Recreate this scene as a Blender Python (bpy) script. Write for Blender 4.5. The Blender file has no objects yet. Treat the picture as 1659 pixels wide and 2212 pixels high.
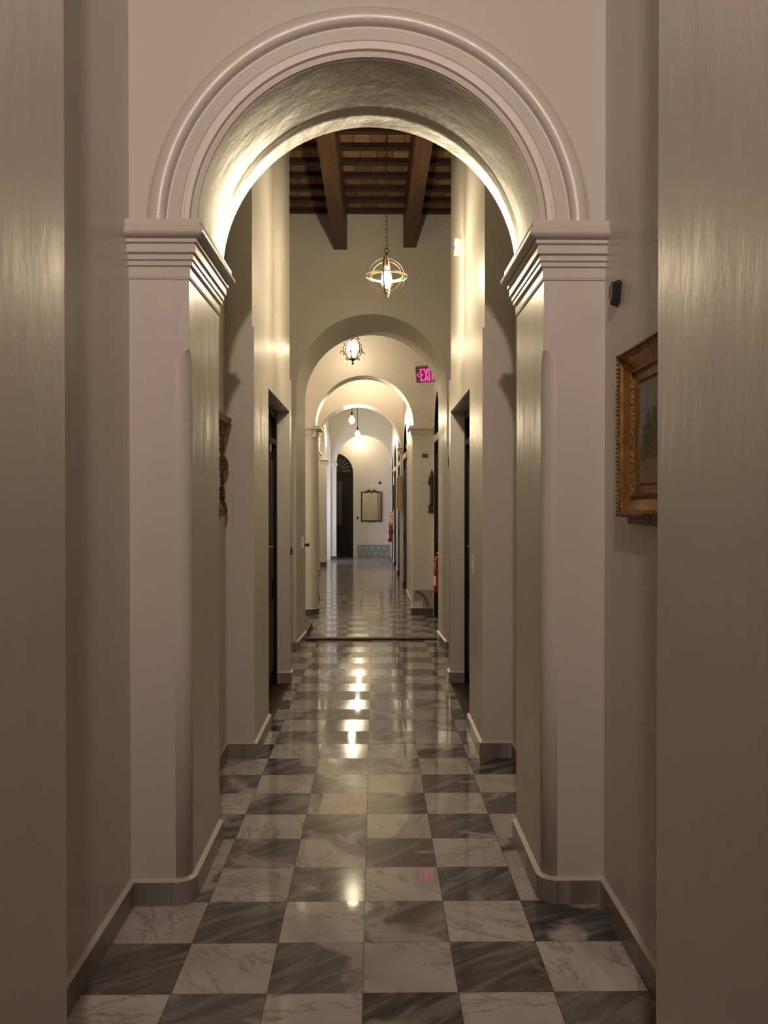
import bpy, bmesh, math, random
from mathutils import Vector, Matrix
PI = math.pi
random.seed(7)
sc = bpy.context.scene
COL = sc.collection

# ------------------------------------------------------------ camera, exposure, lights
FPX = 1790.0
cam_d = bpy.data.cameras.new('camera')
cam_d.sensor_fit = 'HORIZONTAL'; cam_d.sensor_width = 36.0
cam_d.lens = FPX / 1659.0 * 36.0
cam_d.clip_start = 0.05; cam_d.clip_end = 100
cam = bpy.data.objects.new('camera', cam_d); COL.objects.link(cam)
cam.location = (0, 0, 1.53)
cam.rotation_euler = (PI/2 - 16.0/FPX, 0, -20.5/FPX)
sc.camera = cam
sc.view_settings.view_transform = 'Standard'
sc.view_settings.look = 'None'
sc.view_settings.exposure = 0.0
sc.view_settings.gamma = 1.0
sc.view_settings.use_curve_mapping = False
w = bpy.data.worlds.new('world'); sc.world = w; w.use_nodes = True
w.node_tree.nodes['Background'].inputs[0].default_value = (0.9, 0.75, 0.65, 1)
w.node_tree.nodes['Background'].inputs[1].default_value = 0.0

def light(name, kind, loc, energy, color, size=0.1, rot=(0, 0, 0)):
    l = bpy.data.lights.new(name, kind); l.energy = energy; l.color = color
    if kind == 'AREA': l.size = size
    else: l.shadow_soft_size = size
    o = bpy.data.objects.new(name, l); COL.objects.link(o); o.location = loc; o.rotation_euler = rot
    return o
# the lamp of the room behind the photographer and daylight from the gallery beside the far corridor
_l = light('room_lamp_light', 'SPOT', (-0.03, -0.5, 3.62), 285, (1.0, 0.755, 0.65), 0.06, (PI/2+0.10, 0, 0))
_l.data.spot_size = math.radians(166); _l.data.spot_blend = 1.0
light('side_room_lamp_light', 'POINT', (-2.3, 9.75, 2.5), 60, (1.0, 0.80, 0.55), 0.10)
light('gallery_daylight', 'AREA', (-2.7, 21.6, 1.5), 66, (0.66, 0.74, 1.0), 1.3, (PI/2, 0, -0.944))

LAMP = (1.0, 0.815, 0.54)

# ------------------------------------------------------------ node helpers / materials
def mat(name, color=(0.8, 0.8, 0.8), rough=0.5, metal=0.0, spec=0.5, emit=None, estr=0.0):
    m = bpy.data.materials.new(name); m.use_nodes = True
    b = m.node_tree.nodes['Principled BSDF']
    b.inputs['Base Color'].default_value = (*color, 1)
    b.inputs['Roughness'].default_value = rough
    b.inputs['Metallic'].default_value = metal
    b.inputs['Specular IOR Level'].default_value = spec
    if emit:
        b.inputs['Emission Color'].default_value = (*emit, 1)
        b.inputs['Emission Strength'].default_value = estr
    return m
class NT:
    def __init__(s, m): s.t = m.node_tree; s.b = s.t.nodes['Principled BSDF']
    def n(s, typ, **kw):
        nd = s.t.nodes.new(typ)
        for k, v in kw.items():
            if k.startswith('i_'):
                key = k[2:]; key = int(key) if key.isdigit() else key
                nd.inputs[key].default_value = v
            else: setattr(nd, k, v)
        return nd
    def l(s, a, b): s.t.links.new(a, b)
    def math(s, op, a, b=None):
        nd = s.t.nodes.new('ShaderNodeMath'); nd.operation = op
        for i, v in enumerate((a, b)):
            if v is None: continue
            if isinstance(v, (int, float)): nd.inputs[i].default_value = v
            else: s.l(v, nd.inputs[i])
        return nd.outputs[0]
    def mix(s, f, a, b):
        nd = s.t.nodes.new('ShaderNodeMix'); nd.data_type = 'RGBA'
        if isinstance(f, (int, float)): nd.inputs[0].default_value = f
        else: s.l(f, nd.inputs[0])
        for i, v in ((6, a), (7, b)):
            if isinstance(v, tuple): nd.inputs[i].default_value = (*v, 1)
            else: s.l(v, nd.inputs[i])
        return nd.outputs[2]
    def ramp(s, f, stops):
        nd = s.t.nodes.new('ShaderNodeValToRGB'); e = nd.color_ramp.elements
        while len(e) < len(stops): e.new(0.5)
        for el, (p, c) in zip(e, stops):
            el.position = p; el.color = (*c, 1) if isinstance(c, tuple) else (c, c, c, 1)
        s.l(f, nd.inputs[0]); return nd.outputs[0]

def wall_paint(name, color, rough, bump=0.25, streak=False):
    m = mat(name, color, rough)
    k = NT(m)
    tc = k.n('ShaderNodeNewGeometry')
    mp = k.n('ShaderNodeMapping'); k.l(tc.outputs['Position'], mp.inputs[0])
    mp.inputs['Scale'].default_value = (1, 1, 0.35) if streak else (1, 1, 1)
    n1 = k.n('ShaderNodeTexNoise', i_Scale=5.0, i_Detail=3.0); k.l(mp.outputs[0], n1.inputs['Vector'])
    n2 = k.n('ShaderNodeTexNoise', i_Scale=110.0, i_Detail=2.0); k.l(mp.outputs[0], n2.inputs['Vector'])
    n3 = k.n('ShaderNodeTexNoise', i_Scale=22.0, i_Detail=2.0); k.l(mp.outputs[0], n3.inputs['Vector'])
    h = k.math('ADD', k.math('MULTIPLY', n1.outputs[0], 1.0), k.math('MULTIPLY', n2.outputs[0], 0.085))
    h = k.math('ADD', h, k.math('MULTIPLY', n3.outputs[0], 0.12))
    bp = k.n('ShaderNodeBump', i_Strength=bump, i_Distance=0.012); k.l(h, bp.inputs['Height'])
    k.l(bp.outputs[0], k.b.inputs['Normal'])
    c = k.mix(k.math('MULTIPLY', n1.outputs[0], 0.25), color, tuple(x*0.9 for x in color))
    k.l(c, k.b.inputs['Base Color'])
    r = k.math('ADD', k.math('MULTIPLY', n3.outputs[0], 0.12), rough - 0.06); k.l(r, k.b.inputs['Roughness'])
    return m

def marble(name, x0, y0, ts, ang, light_c, dark_c, contrast=1.0, checker=True, rough=0.036):
    m = mat(name, light_c, rough)
    k = NT(m)
    g = k.n('ShaderNodeNewGeometry')
    mp = k.n('ShaderNodeMapping', vector_type='TEXTURE'); k.l(g.outputs['Position'], mp.inputs[0])
    mp.inputs['Location'].default_value = (x0, y0, 0); mp.inputs['Rotation'].default_value = (0, 0, ang)
    sp = k.n('ShaderNodeSeparateXYZ'); k.l(mp.outputs[0], sp.inputs[0])
    a = k.math('DIVIDE', sp.outputs[0], ts); b = k.math('DIVIDE', sp.outputs[1], ts)
    ia = k.math('FLOOR', a); ib = k.math('FLOOR', b)
    fa = k.math('SUBTRACT', a, ia); fb = k.math('SUBTRACT', b, ib)
    par = k.math('MODULO', k.math('ABSOLUTE', k.math('ADD', ia, ib)), 2.0)
    par = k.math('GREATER_THAN', par, 0.5)
    idx = k.n('ShaderNodeCombineXYZ'); k.l(ia, idx.inputs[0]); k.l(ib, idx.inputs[1])
    wn = k.n('ShaderNodeTexWhiteNoise', noise_dimensions='3D'); k.l(idx.outputs[0], wn.inputs['Vector'])
    rnd = wn.outputs['Value']
    # every slab gets its own cut of stone
    loc = k.n('ShaderNodeCombineXYZ'); k.l(fa, loc.inputs[0]); k.l(fb, loc.inputs[1]); k.l(k.math('MULTIPLY', rnd, 37.0), loc.inputs[2])
    rot = k.n('ShaderNodeVectorRotate', rotation_type='Z_AXIS'); k.l(loc.outputs[0], rot.inputs['Vector'])
    k.l(k.math('MULTIPLY', k.math('FLOOR', k.math('MULTIPLY', rnd, 9.0)), 1.35), rot.inputs['Angle'])
    vv = rot.outputs[0]
    # light slabs: fine veins and specks
    mpA = k.n('ShaderNodeMapping'); k.l(vv, mpA.inputs[0]); mpA.inputs['Scale'].default_value = (0.55, 1.5, 1.0)
    nA = k.n('ShaderNodeTexNoise', i_Scale=1.35, i_Detail=7.0, i_Roughness=0.62, i_Distortion=0.15); k.l(mpA.outputs[0], nA.inputs['Vector'])
    vein = k.math('ABSOLUTE', k.math('SUBTRACT', nA.outputs[0], 0.5))
    vein = k.ramp(vein, [(0.0, 0.85), (0.008, 0.42), (0.035, 0.12), (0.08, 0.0)])
    nB = k.n('ShaderNodeTexNoise', i_Scale=6.5, i_Detail=5.0, i_Roughness=0.7); k.l(vv, nB.inputs['Vector'])
    speck = k.ramp(nB.outputs[0], [(0.58, 0.0), (0.68, 0.6)])
    speck = k.math('MULTIPLY', speck, k.math('GREATER_THAN', rnd, 0.55))
    nC = k.n('ShaderNodeTexNoise', i_Scale=1.3, i_Detail=3.0); k.l(vv, nC.inputs['Vector'])
    cloud = k.ramp(nC.outputs[0], [(0.35, 0.0), (0.7, 0.45)])
    lf = k.math('MAXIMUM', k.math('MAXIMUM', vein, speck), cloud)
    lightc = k.mix(lf, light_c, tuple(x*0.28 for x in light_c))
    # dark slabs: diagonal streaks, some with a pale patch
    mp2 = k.n('ShaderNodeMapping'); k.l(vv, mp2.inputs[0])
    mp2.inputs['Scale'].default_value = (0.8, 4.2, 1.0); mp2.inputs['Rotation'].default_value = (0, 0, 0.0)
    rot2 = k.n('ShaderNodeVectorRotate', rotation_type='Z_AXIS'); k.l(loc.outputs[0], rot2.inputs['Vector'])
    k.l(k.math('ADD', k.math('MULTIPLY', rnd, 0.5), -0.85), rot2.inputs['Angle']); k.l(rot2.outputs[0], mp2.inputs[0])
    nD = k.n('ShaderNodeTexNoise', i_Scale=1.3, i_Detail=5.0, i_Distortion=0.5); k.l(mp2.outputs[0], nD.inputs['Vector'])
    dk = k.ramp(nD.outputs[0], [(0.36, 0.0), (0.5, 0.35), (0.60, 1.0)])
    darkc = k.mix(dk, tuple(x*0.45 for x in dark_c), tuple(x*2.2 for x in dark_c))
    nE = k.n('ShaderNodeTexNoise', i_Scale=1.1, i_Detail=5.0, i_Distortion=0.6); k.l(vv, nE.inputs['Vector'])
    pt = k.ramp(nE.outputs[0], [(0.54, 0.0), (0.62, 0.75)])
    darkc = k.mix(pt, darkc, tuple(x*0.8 for x in light_c))
    mixf = par if checker else k.math('GREATER_THAN', rnd, 0.5)
    base = k.mix(mixf, lightc, darkc)
    wn2 = k.n('ShaderNodeTexWhiteNoise', noise_dimensions='3D')
    ad = k.n('ShaderNodeVectorMath', operation='ADD'); ad.inputs[1].default_value = (13.5, 4.5, 2); k.l(idx.outputs[0], ad.inputs[0]); k.l(ad.outputs[0], wn2.inputs['Vector'])
    base = k.mix(k.math('MULTIPLY', wn2.outputs['Value'], 0.38 if contrast > 0.9 else 0.5), base, tuple((x+y)*0.4 for x, y in zip(light_c, dark_c)))
    if contrast < 1: base = k.mix(1-contrast, base, tuple((x+y)*0.5 for x, y in zip(light_c, dark_c)))
    ea = k.math('MINIMUM', fa, k.math('SUBTRACT', 1.0, fa)); eb = k.math('MINIMUM', fb, k.math('SUBTRACT', 1.0, fb))
    gr = k.math('LESS_THAN', k.math('MINIMUM', ea, eb), 0.0035)
    base = k.mix(gr, base, (0.03, 0.024, 0.018))
    k.l(base, k.b.inputs['Base Color'])
    nR = k.n('ShaderNodeTexNoise', i_Scale=3.0, i_Detail=3.0); k.l(g.outputs['Position'], nR.inputs['Vector'])
    rr = k.math('ADD', k.math('MULTIPLY', nR.outputs[0], 0.05), rough-0.025)
    rr = k.math('ADD', rr, k.math('MULTIPLY', mixf, 0.085)); rr = k.math('ADD', rr, k.math('MULTIPLY', gr, 0.5)); k.l(rr, k.b.inputs['Roughness'])
    bp = k.n('ShaderNodeBump', i_Strength=0.02, i_Distance=0.003)
    nS = k.n('ShaderNodeTexNoise', i_Scale=6.0, i_Detail=2.0); k.l(g.outputs['Position'], nS.inputs['Vector'])
    k.l(k.math('ADD', nS.outputs[0], k.math('MULTIPLY', rnd, 0.6)), bp.inputs['Height']); k.l(bp.outputs[0], k.b.inputs['Normal'])
    return m

def wood(name, c1, c2, rough=0.5, axis='Y', sc_=1.0):
    m = mat(name, c1, rough); k = NT(m)
    g = k.n('ShaderNodeNewGeometry'); mp = k.n('ShaderNodeMapping'); k.l(g.outputs['Position'], mp.inputs[0])
    s = {'X': (1, 14, 14), 'Y': (14, 1, 14), 'Z': (14, 14, 1)}[axis]
    mp.inputs['Scale'].default_value = tuple(x*sc_ for x in s)
    n = k.n('ShaderNodeTexNoise', i_Scale=1.6, i_Detail=5.0, i_Distortion=0.4); k.l(mp.outputs[0], n.inputs['Vector'])
    c = k.ramp(n.outputs[0], [(0.3, c1), (0.7, c2)]); k.l(c, k.b.inputs['Base Color'])
    bp = k.n('ShaderNodeBump', i_Strength=0.3, i_Distance=0.004); k.l(n.outputs[0], bp.inputs['Height']); k.l(bp.outputs[0], k.b.inputs['Normal'])
    return m

def brick_ceiling():
    m = mat('ceiling_brick', (0.3, 0.19, 0.1), 0.85); k = NT(m)
    g = k.n('ShaderNodeNewGeometry'); mp = k.n('ShaderNodeMapping', vector_type='TEXTURE'); k.l(g.outputs['Position'], mp.inputs[0])
    mp.inputs['Location'].default_value = (0.02, JY0, 0)
    br = k.n('ShaderNodeTexBrick', offset=0.37, squash=1.0); k.l(mp.outputs[0], br.inputs['Vector'])
    for kk, v in (('Color1', (0.33, 0.20, 0.095, 1)), ('Color2', (0.17, 0.095, 0.045, 1)), ('Mortar', (0.03, 0.02, 0.015, 1))): br.inputs[kk].default_value = v
    br.inputs['Scale'].default_value = 1.0; br.inputs['Mortar Size'].default_value = 0.004
    br.inputs['Brick Width'].default_value = 0.145; br.inputs['Row Height'].default_value = JSP; br.inputs['Bias'].default_value = 0.0
    n = k.n('ShaderNodeTexNoise', i_Scale=9.0, i_Detail=5.0); k.l(g.outputs['Position'], n.inputs['Vector'])
    c = k.mix(k.ramp(n.outputs[0], [(0.4, 0.0), (0.75, 0.55)]), br.outputs['Color'], (0.10, 0.055, 0.03)); k.l(c, k.b.inputs['Base Color'])
    bp = k.n('ShaderNodeBump', i_Strength=0.6, i_Distance=0.01); k.l(n.outputs[0], bp.inputs['Height']); k.l(bp.outputs[0], k.b.inputs['Normal'])
    return m

def clear_glass(name, tint=(1, 1, 1), gloss=0.12):
    m = bpy.data.materials.new(name); m.use_nodes = True; t = m.node_tree; t.nodes.clear()
    o = t.nodes.new('ShaderNodeOutputMaterial'); mx = t.nodes.new('ShaderNodeMixShader')
    tr = t.nodes.new('ShaderNodeBsdfTransparent'); tr.inputs[0].default_value = (*tint, 1)
    gl = t.nodes.new('ShaderNodeBsdfGlossy'); gl.inputs['Roughness'].default_value = 0.05
    fr = t.nodes.new('ShaderNodeLayerWeight'); fr.inputs[0].default_value = 0.25
    t.links.new(fr.outputs['Facing'], mx.inputs[0]); t.links.new(tr.outputs[0], mx.inputs[1]); t.links.new(gl.outputs[0], mx.inputs[2]); t.links.new(mx.outputs[0], o.inputs[0])
    return m

JY0, JSP = 8.68, 0.309
WALLC = (0.60, 0.565, 0.505)
M = {}
M['wall'] = wall_paint('wall_paint', WALLC, 0.40, 0.35, True)
M['gloss'] = wall_paint('gloss_paint', WALLC, 0.335, 0.5, True)
M['trim'] = wall_paint('trim_paint', WALLC, 0.33, 0.12)
M['ceil'] = mat('ceiling_plaster', (0.6, 0.55, 0.5), 0.9)
M['floor'] = marble('marble_checker', -0.037, 2.583, 0.30, 0.0, (0.68, 0.66, 0.62), (0.085, 0.086, 0.088))
M['floor_far'] = marble('marble_worn', -0.06, 9.44, 0.257, 0.0262, (0.45, 0.43, 0.39), (0.075, 0.07, 0.068), 0.95, True, 0.08)
M['base'] = marble('marble_baseboard', 0.1, 0.1, 0.30, 0.0, (0.33, 0.31, 0.29), (0.20, 0.19, 0.18), 0.6, False, 0.25)
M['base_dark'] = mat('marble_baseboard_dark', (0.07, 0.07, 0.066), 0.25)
M['beam'] = wood('beam_wood', (0.036, 0.015, 0.006), (0.075, 0.032, 0.013), 0.55, 'Y')
M['joist'] = wood('joist_wood', (0.022, 0.010, 0.006), (0.05, 0.022, 0.012), 0.6, 'X')
M['brick'] = brick_ceiling()
for _n, _v in (('floor', 0.34), ('floor_far', 0.22)): M[_n].node_tree.nodes['Principled BSDF'].inputs['Specular IOR Level'].default_value = _v
M['door'] = wood('dark_door_wood', (0.003, 0.002, 0.0016), (0.008, 0.005, 0.003), 0.5, 'Z')
M['door_red'] = wood('mahogany_door_wood', (0.004, 0.002, 0.0015), (0.012, 0.005, 0.003), 0.5, 'Z')
for _n in ('door', 'door_red'): M[_n].node_tree.nodes['Principled BSDF'].inputs['Specular IOR Level'].default_value = 0.2
M['sill'] = wood('threshold_wood', (0.026, 0.012, 0.006), (0.050, 0.024, 0.012), 0.6, 'Y')
M['black'] = mat('black_plastic', (0.008, 0.008, 0.009), 0.35)
M['iron'] = mat('bronze_iron', (0.022, 0.012, 0.007), 0.6, 0.0, 0.3)
M['gold'] = mat('champagne_metal', (0.80, 0.66, 0.48), 0.25, 1.0)
M['chain'] = mat('dark_chain_metal', (0.06, 0.045, 0.03), 0.4, 0.8)
M['white'] = mat('white_plastic', (0.78, 0.74, 0.68), 0.35)
M['grey'] = mat('grey_metal', (0.35, 0.33, 0.3), 0.35, 0.8)
M['red'] = mat('red_enamel', (0.26, 0.011, 0.010), 0.25)
M['crystal'] = clear_glass('crystal')
M['glass'] = clear_glass('clear_glass')
M['mirror'] = mat('mirror_glass', (0.86, 0.85, 0.74), 0.02, 1.0)
M['bulb'] = mat('lit_bulb', (0, 0, 0), 0.5, emit=LAMP, estr=1150)
M['bulb_chandelier'] = mat('lit_chandelier_bulb', (0, 0, 0), 0.5, emit=LAMP, estr=92)
M['pane'] = mat('frosted_pane', (0.035, 0.04, 0.032), 0.35, 0, 0.3)

def gilt(name, c1, c2, scale=60, rough=0.5, metal=0.5):
    m = mat(name, c1, rough, metal); k = NT(m)
    g = k.n('ShaderNodeNewGeometry'); n = k.n('ShaderNodeTexNoise', i_Scale=scale, i_Detail=3.0); k.l(g.outputs['Position'], n.inputs['Vector'])
    k.l(k.ramp(n.outputs[0], [(0.35, c2), (0.65, c1)]), k.b.inputs['Base Color'])
    bp = k.n('ShaderNodeBump', i_Strength=0.6, i_Distance=0.004); k.l(n.outputs[0], bp.inputs['Height']); k.l(bp.outputs[0], k.b.inputs['Normal'])
    return m
M['gilt'] = gilt('gilded_frame', (0.42, 0.24, 0.08), (0.26, 0.13, 0.04), 18, 0.38, 0.65)
M['gilt_carved'] = gilt('carved_gilt', (0.36, 0.20, 0.07), (0.05, 0.025, 0.012), 130, 0.5, 0.4)
M['gilt_dark'] = gilt('old_gilt', (0.17, 0.085, 0.03), (0.035, 0.018, 0.01), 70, 0.55, 0.3)
M['mahog'] = wood('mahogany', (0.035, 0.012, 0.006), (0.07, 0.024, 0.012), 0.35, 'Z')

# ------------------------------------------------------------ geometry helpers
def link(name, bm, m, parent=None, smooth=False, loc=(0, 0, 0), recalc=True):
    if recalc: bmesh.ops.recalc_face_normals(bm, faces=bm.faces)
    me = bpy.data.meshes.new(name); bm.to_mesh(me); bm.free()
    for mm in (m if isinstance(m, (list, tuple)) else [m]): me.materials.append(mm)
    if smooth:
        for p in me.polygons: p.use_smooth = True
    o = bpy.data.objects.new(name, me); COL.objects.link(o); o.location = loc
    if parent: o.parent = parent
    return o
def tag(o, label, cat, group=None, kind=None):
    if label: o['label'] = label
    if cat: o['category'] = cat
    if group: o['group'] = group
    if kind: o['kind'] = kind
    return o
def empty(name, loc=(0, 0, 0), rz=0):
    o = bpy.data.objects.new(name, None); COL.objects.link(o); o.location = loc; o.rotation_euler = (0, 0, rz); o.empty_display_size = 0.1
    return o
def st(o, label=None):
    o['kind'] = 'structure'
    if label: o['label'] = label
    return o
def box(bm, x0, x1, y0, y1, z0, z1, bev=0.0):
    vs = [bm.verts.new((x, y, z)) for x in (x0, x1) for y in (y0, y1) for z in (z0, z1)]
    fs = [(0, 1, 3, 2), (4, 6, 7, 5), (0, 4, 5, 1), (2, 3, 7, 6), (0, 2, 6, 4), (1, 5, 7, 3)]
    ff = [bm.faces.new([vs[i] for i in f]) for f in fs]
    if bev > 0:
        es = list({e for f in ff for e in f.edges})
        bmesh.ops.bevel(bm, geom=es, offset=bev, segments=2, affect='EDGES', profile=0.6)
def obox(name, m, dims, parent=None, bev=0.0, smooth=False):
    bm = bmesh.new(); box(bm, *dims, bev); return link(name, bm, m, parent, smooth)
def lathe(bm, prof, n=24, c=(0, 0, 0), axis='Z'):
    rings = []
    for r, z in prof:
        ring = []
        for i in range(n):
            a = 2*PI*i/n; p = (r*math.cos(a), r*math.sin(a), z)
            if axis == 'X': p = (p[2], p[0], p[1])
            if axis == 'Y': p = (p[0], p[2], p[1])
            ring.append(bm.verts.new((p[0]+c[0], p[1]+c[1], p[2]+c[2])))
        rings.append(ring)
    for a, b in zip(rings, rings[1:]):
        for i in range(n): bm.faces.new((a[i], a[(i+1) % n], b[(i+1) % n], b[i]))
    bm.faces.new(rings[0]); bm.faces.new(rings[-1])
def tube(bm, pts, r, n=8, closed=False, flat=None):
    """round (or, with flat=(w,t), rectangular) bar swept along pts"""
    pts = [Vector(p) for p in pts]; N = len(pts); rings = []
    rs = r if isinstance(r, (list, tuple)) else [r]*N
    up = None
    for i, p in enumerate(pts):
        if closed: t = (pts[(i+1) % N] - pts[i-1]).normalized()
        else: t = (pts[min(i+1, N-1)] - pts[max(i-1, 0)]).normalized()
        if up is None:
            up = Vector((0, 0, 1)) if abs(t.z) < 0.9 else Vector((0, 1, 0))
        s = t.cross(up).normalized(); up = s.cross(t).normalized()
        ring = []
        for k in range(n):
            a = 2*PI*k/n
            ring.append(bm.verts.new(p + s*(rs[i]*math.cos(a)) + up*(rs[i]*math.sin(a))))
        rings.append(ring)
    for i in range(N if closed else N-1):
        a, b = rings[i], rings[(i+1) % N]
        for k in range(n): bm.faces.new((a[k], a[(k+1) % n], b[(k+1) % n], b[k]))
    if not closed: bm.faces.new(rings[0]); bm.faces.new(rings[-1])
def band_ring(bm, R, wdt, th, mtx, n=56):
    """flat hoop of radius R, width wdt (along its axis), thickness th"""
    sec = [(R-th/2, -wdt/2), (R+th/2, -wdt/2), (R+th/2, wdt/2), (R-th/2, wdt/2)]; rings = []
    for i in range(n):
        a = 2*PI*i/n
        rings.append([bm.verts.new(mtx @ Vector((r*math.cos(a), r*math.sin(a), z))) for r, z in sec])
    for i in range(n):
        a, b = rings[i], rings[(i+1) % n]
        for k in range(4): bm.faces.new((a[k], a[(k+1) % 4], b[(k+1) % 4], b[k]))
def extrude_outline(bm, pts, f0, f1):
    """closed 2-D outline pts; f0, f1 map (a, b) to the two end positions"""
    A = [bm.verts.new(f0(*p)) for p in pts]; B = [bm.verts.new(f1(*p)) for p in pts]
    bm.faces.new(A); bm.faces.new(B)
    for i in range(len(pts)): bm.faces.new((A[i], A[(i+1) % len(pts)], B[(i+1) % len(pts)], B[i]))

NARC = 48
def opening(c, hw, zs, rise, z0):
    if rise <= 0: return [(c-hw, z0), (c-hw, zs), (c+hw, zs), (c+hw, z0)]
    pts = [(c-hw, z0)]
    for i in range(NARC+1):
        a = PI - PI*i/NARC; pts.append((c+hw*math.cos(a), zs+rise*math.sin(a)))
    pts.append((c+hw, z0)); return pts
def wall_sheet(name, m, x0, x1, ztop, secs, z0=0.0, xf=None, parent=None, arc_mat=None):
    """wall in its own x-z plane; secs = [(y, [(c, hw, zs, rise), ...]), ...] from front to back, openings may change with depth"""
    bm = bmesh.new(); rings = []
    for y, ops in secs:
        pts = [(x0, z0)]
        for o in ops: pts += opening(*o, z0)
        pts += [(x1, z0), (x1, ztop), (x0, ztop)]
        rings.append([bm.verts.new((p[0], y, p[1])) for p in pts])
    # drop duplicate closing
    f0 = bm.faces.new(rings[0]); f1 = bm.faces.new(rings[-1]); n = len(rings[0])
    for a, b in zip(rings, rings[1:]):
        for i in range(n):
            j = (i+1) % n
            f = bm.faces.new((a[i], a[j], b[j], b[i]))
            if i not in (n-1, n-2, n-3):
                f.smooth = True
                if arc_mat is not None: f.material_index = 1
    bmesh.ops.recalc_face_normals(bm, faces=bm.faces)
    for e in bm.edges:
        if len(e.link_faces) == 2 and e.link_faces[0].normal.angle(e.link_faces[1].normal, 0) > 0.35: e.smooth = False
    if xf is not None: bmesh.ops.transform(bm, matrix=xf, verts=bm.verts)
    return link(name, bm, [m] + ([arc_mat] if arc_mat else []), parent)
def side_xf(xa, ya, xb, yb, flip=False):
    """local x runs from (xa,ya) towards (xb,yb); local +y is to the left of travel, or right with flip"""
    a = math.atan2(yb-ya, xb-xa)
    mtx = Matrix.Translation((xa, ya, 0)) @ Matrix.Rotation(a, 4, 'Z')
    if flip: mtx = mtx @ Matrix.Scale(-1, 4, (0, 1, 0))
    return mtx

def sweep(bm, path, prof, side, mats=None):
    """profile [(d, z)] swept on a plan path with mitred corners; side=+1 offsets to the left of travel"""
    P = [Vector(p) for p in path]; N = len(P); nrm = []
    for a, b in zip(P, P[1:]):
        t = (b-a).normalized(); nrm.append(Vector((-t.y, t.x))*side)
    rings = []
    for i, p in enumerate(P):
        if i == 0: o = nrm[0]
        elif i == N-1: o = nrm[-1]
        else:
            o = nrm[i-1] + nrm[i]; o = o / max(0.2, o.dot(nrm[i]))
        rings.append([bm.verts.new((p.x+o.x*d, p.y+o.y*d, z)) for d, z in prof])
    for a, b in zip(rings, rings[1:]):
        for k in range(len(prof)-1):
            f = bm.faces.new((a[k], b[k], b[k+1], a[k+1]))
            if mats: f.material_index = mats[k]
    bm.faces.new(rings[0]); bm.faces.new(rings[-1][::-1])
def arc_corner(cx, cy, r, a0, a1, n=8):
    return [(cx+r*math.cos(a0+(a1-a0)*i/n), cy+r*math.sin(a0+(a1-a0)*i/n)) for i in range(n+1)]
def baseboard(name, path, side, h=0.09, t=0.018, m=None, z=0.0, label=None):
    bm = bmesh.new()
    sweep(bm, path, [(-0.01, z), (t, z), (t, z+h), (-0.002, z+h+0.010), (-0.01, z+h+0.010)], side, [0, 0, 1, 1])
    o = link(name, bm, [m or M['base'], M['trim']]); return st(o, label)
CAP = [(-0.02, 0.0), (0.004, 0.0), (0.006, 0.010), (0.006, 0.045), (0.016, 0.048), (0.016, 0.062), (0.011, 0.066), (0.021, 0.069), (0.021, 0.086),
       (0.016, 0.089), (0.030, 0.094), (0.030, 0.122), (0.026, 0.126), (0.038, 0.130), (0.038, 0.142), (0.034, 0.146)]
CAP += [(0.036+0.030*math.sin(a), 0.168-0.022*math.cos(a)) for a in [PI*0.1*i for i in range(0, 9)]] + [(0.050, 0.192), (0.050, 0.212), (-0.02, 0.212)]
def capital(name, path, side, z, s=1.0, label=None, m=None):
    bm = bmesh.new(); sweep(bm, path, [(d*s if d > 0 else d, z+h*s) for d, h in CAP], side)
    return st(link(name, bm, m or M['trim']), label)
def painted(name, w_, h_, nx, ny, fn, rough=0.5, parent=None, mtx=Matrix()):
    """flat picture: grid whose cells carry the colours of fn(u, v), u to the right, v up, both 0..1"""
    bm = bmesh.new(); lay = bm.loops.layers.float_color.new('paint')
    V = [[bm.verts.new(mtx @ Vector(((i/nx-0.5)*w_, 0, (j/ny-0.5)*h_))) for i in range(nx+1)] for j in range(ny+1)]
    for j in range(ny):
        for i in range(nx):
            c = fn((i+0.5)/nx, (j+0.5)/ny)
            if c is None: continue
            f = bm.faces.new((V[j][i], V[j][i+1], V[j+1][i+1], V[j+1][i]))
            for lp in f.loops: lp[lay] = (*c, 1)
    bmesh.ops.delete(bm, geom=[v for v in bm.verts if not v.link_faces], context='VERTS')
    m = mat(name+'_paint', (1, 1, 1), rough); k = NT(m); a = k.n('ShaderNodeVertexColor', layer_name='paint'); k.l(a.outputs[0], k.b.inputs['Base Color'])
    return link(name, bm, m, parent, recalc=False)
def copy_tree(o, parent=None):
    c = o.copy(); COL.objects.link(c); c.parent = parent
    for ch in [x for x in bpy.data.objects if x.parent == o]: copy_tree(ch, c)
    return c

# ============================================================ THE SETTING
ZC = 4.64
# floors
bm = bmesh.new(); box(bm, -2.4, 2.4, -4.0, 9.32, -0.05, 0.0)
st(link('floor', bm, M['floor']), 'grey and white marble checkerboard floor')
bm = bmesh.new(); box(bm, -3.4, 1.4, 9.43, 24.2, -0.03, 0.02)
st(link('floor', bm, M['floor_far']), 'worn marble tile floor beyond the brown strip')
bm = bmesh.new(); box(bm, -0.80, 0.72, 9.315, 9.435, -0.02, 0.024, 0.004)
st(link('trim_1', bm, M['sill']), 'dark brown threshold strip across the floor')

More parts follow.
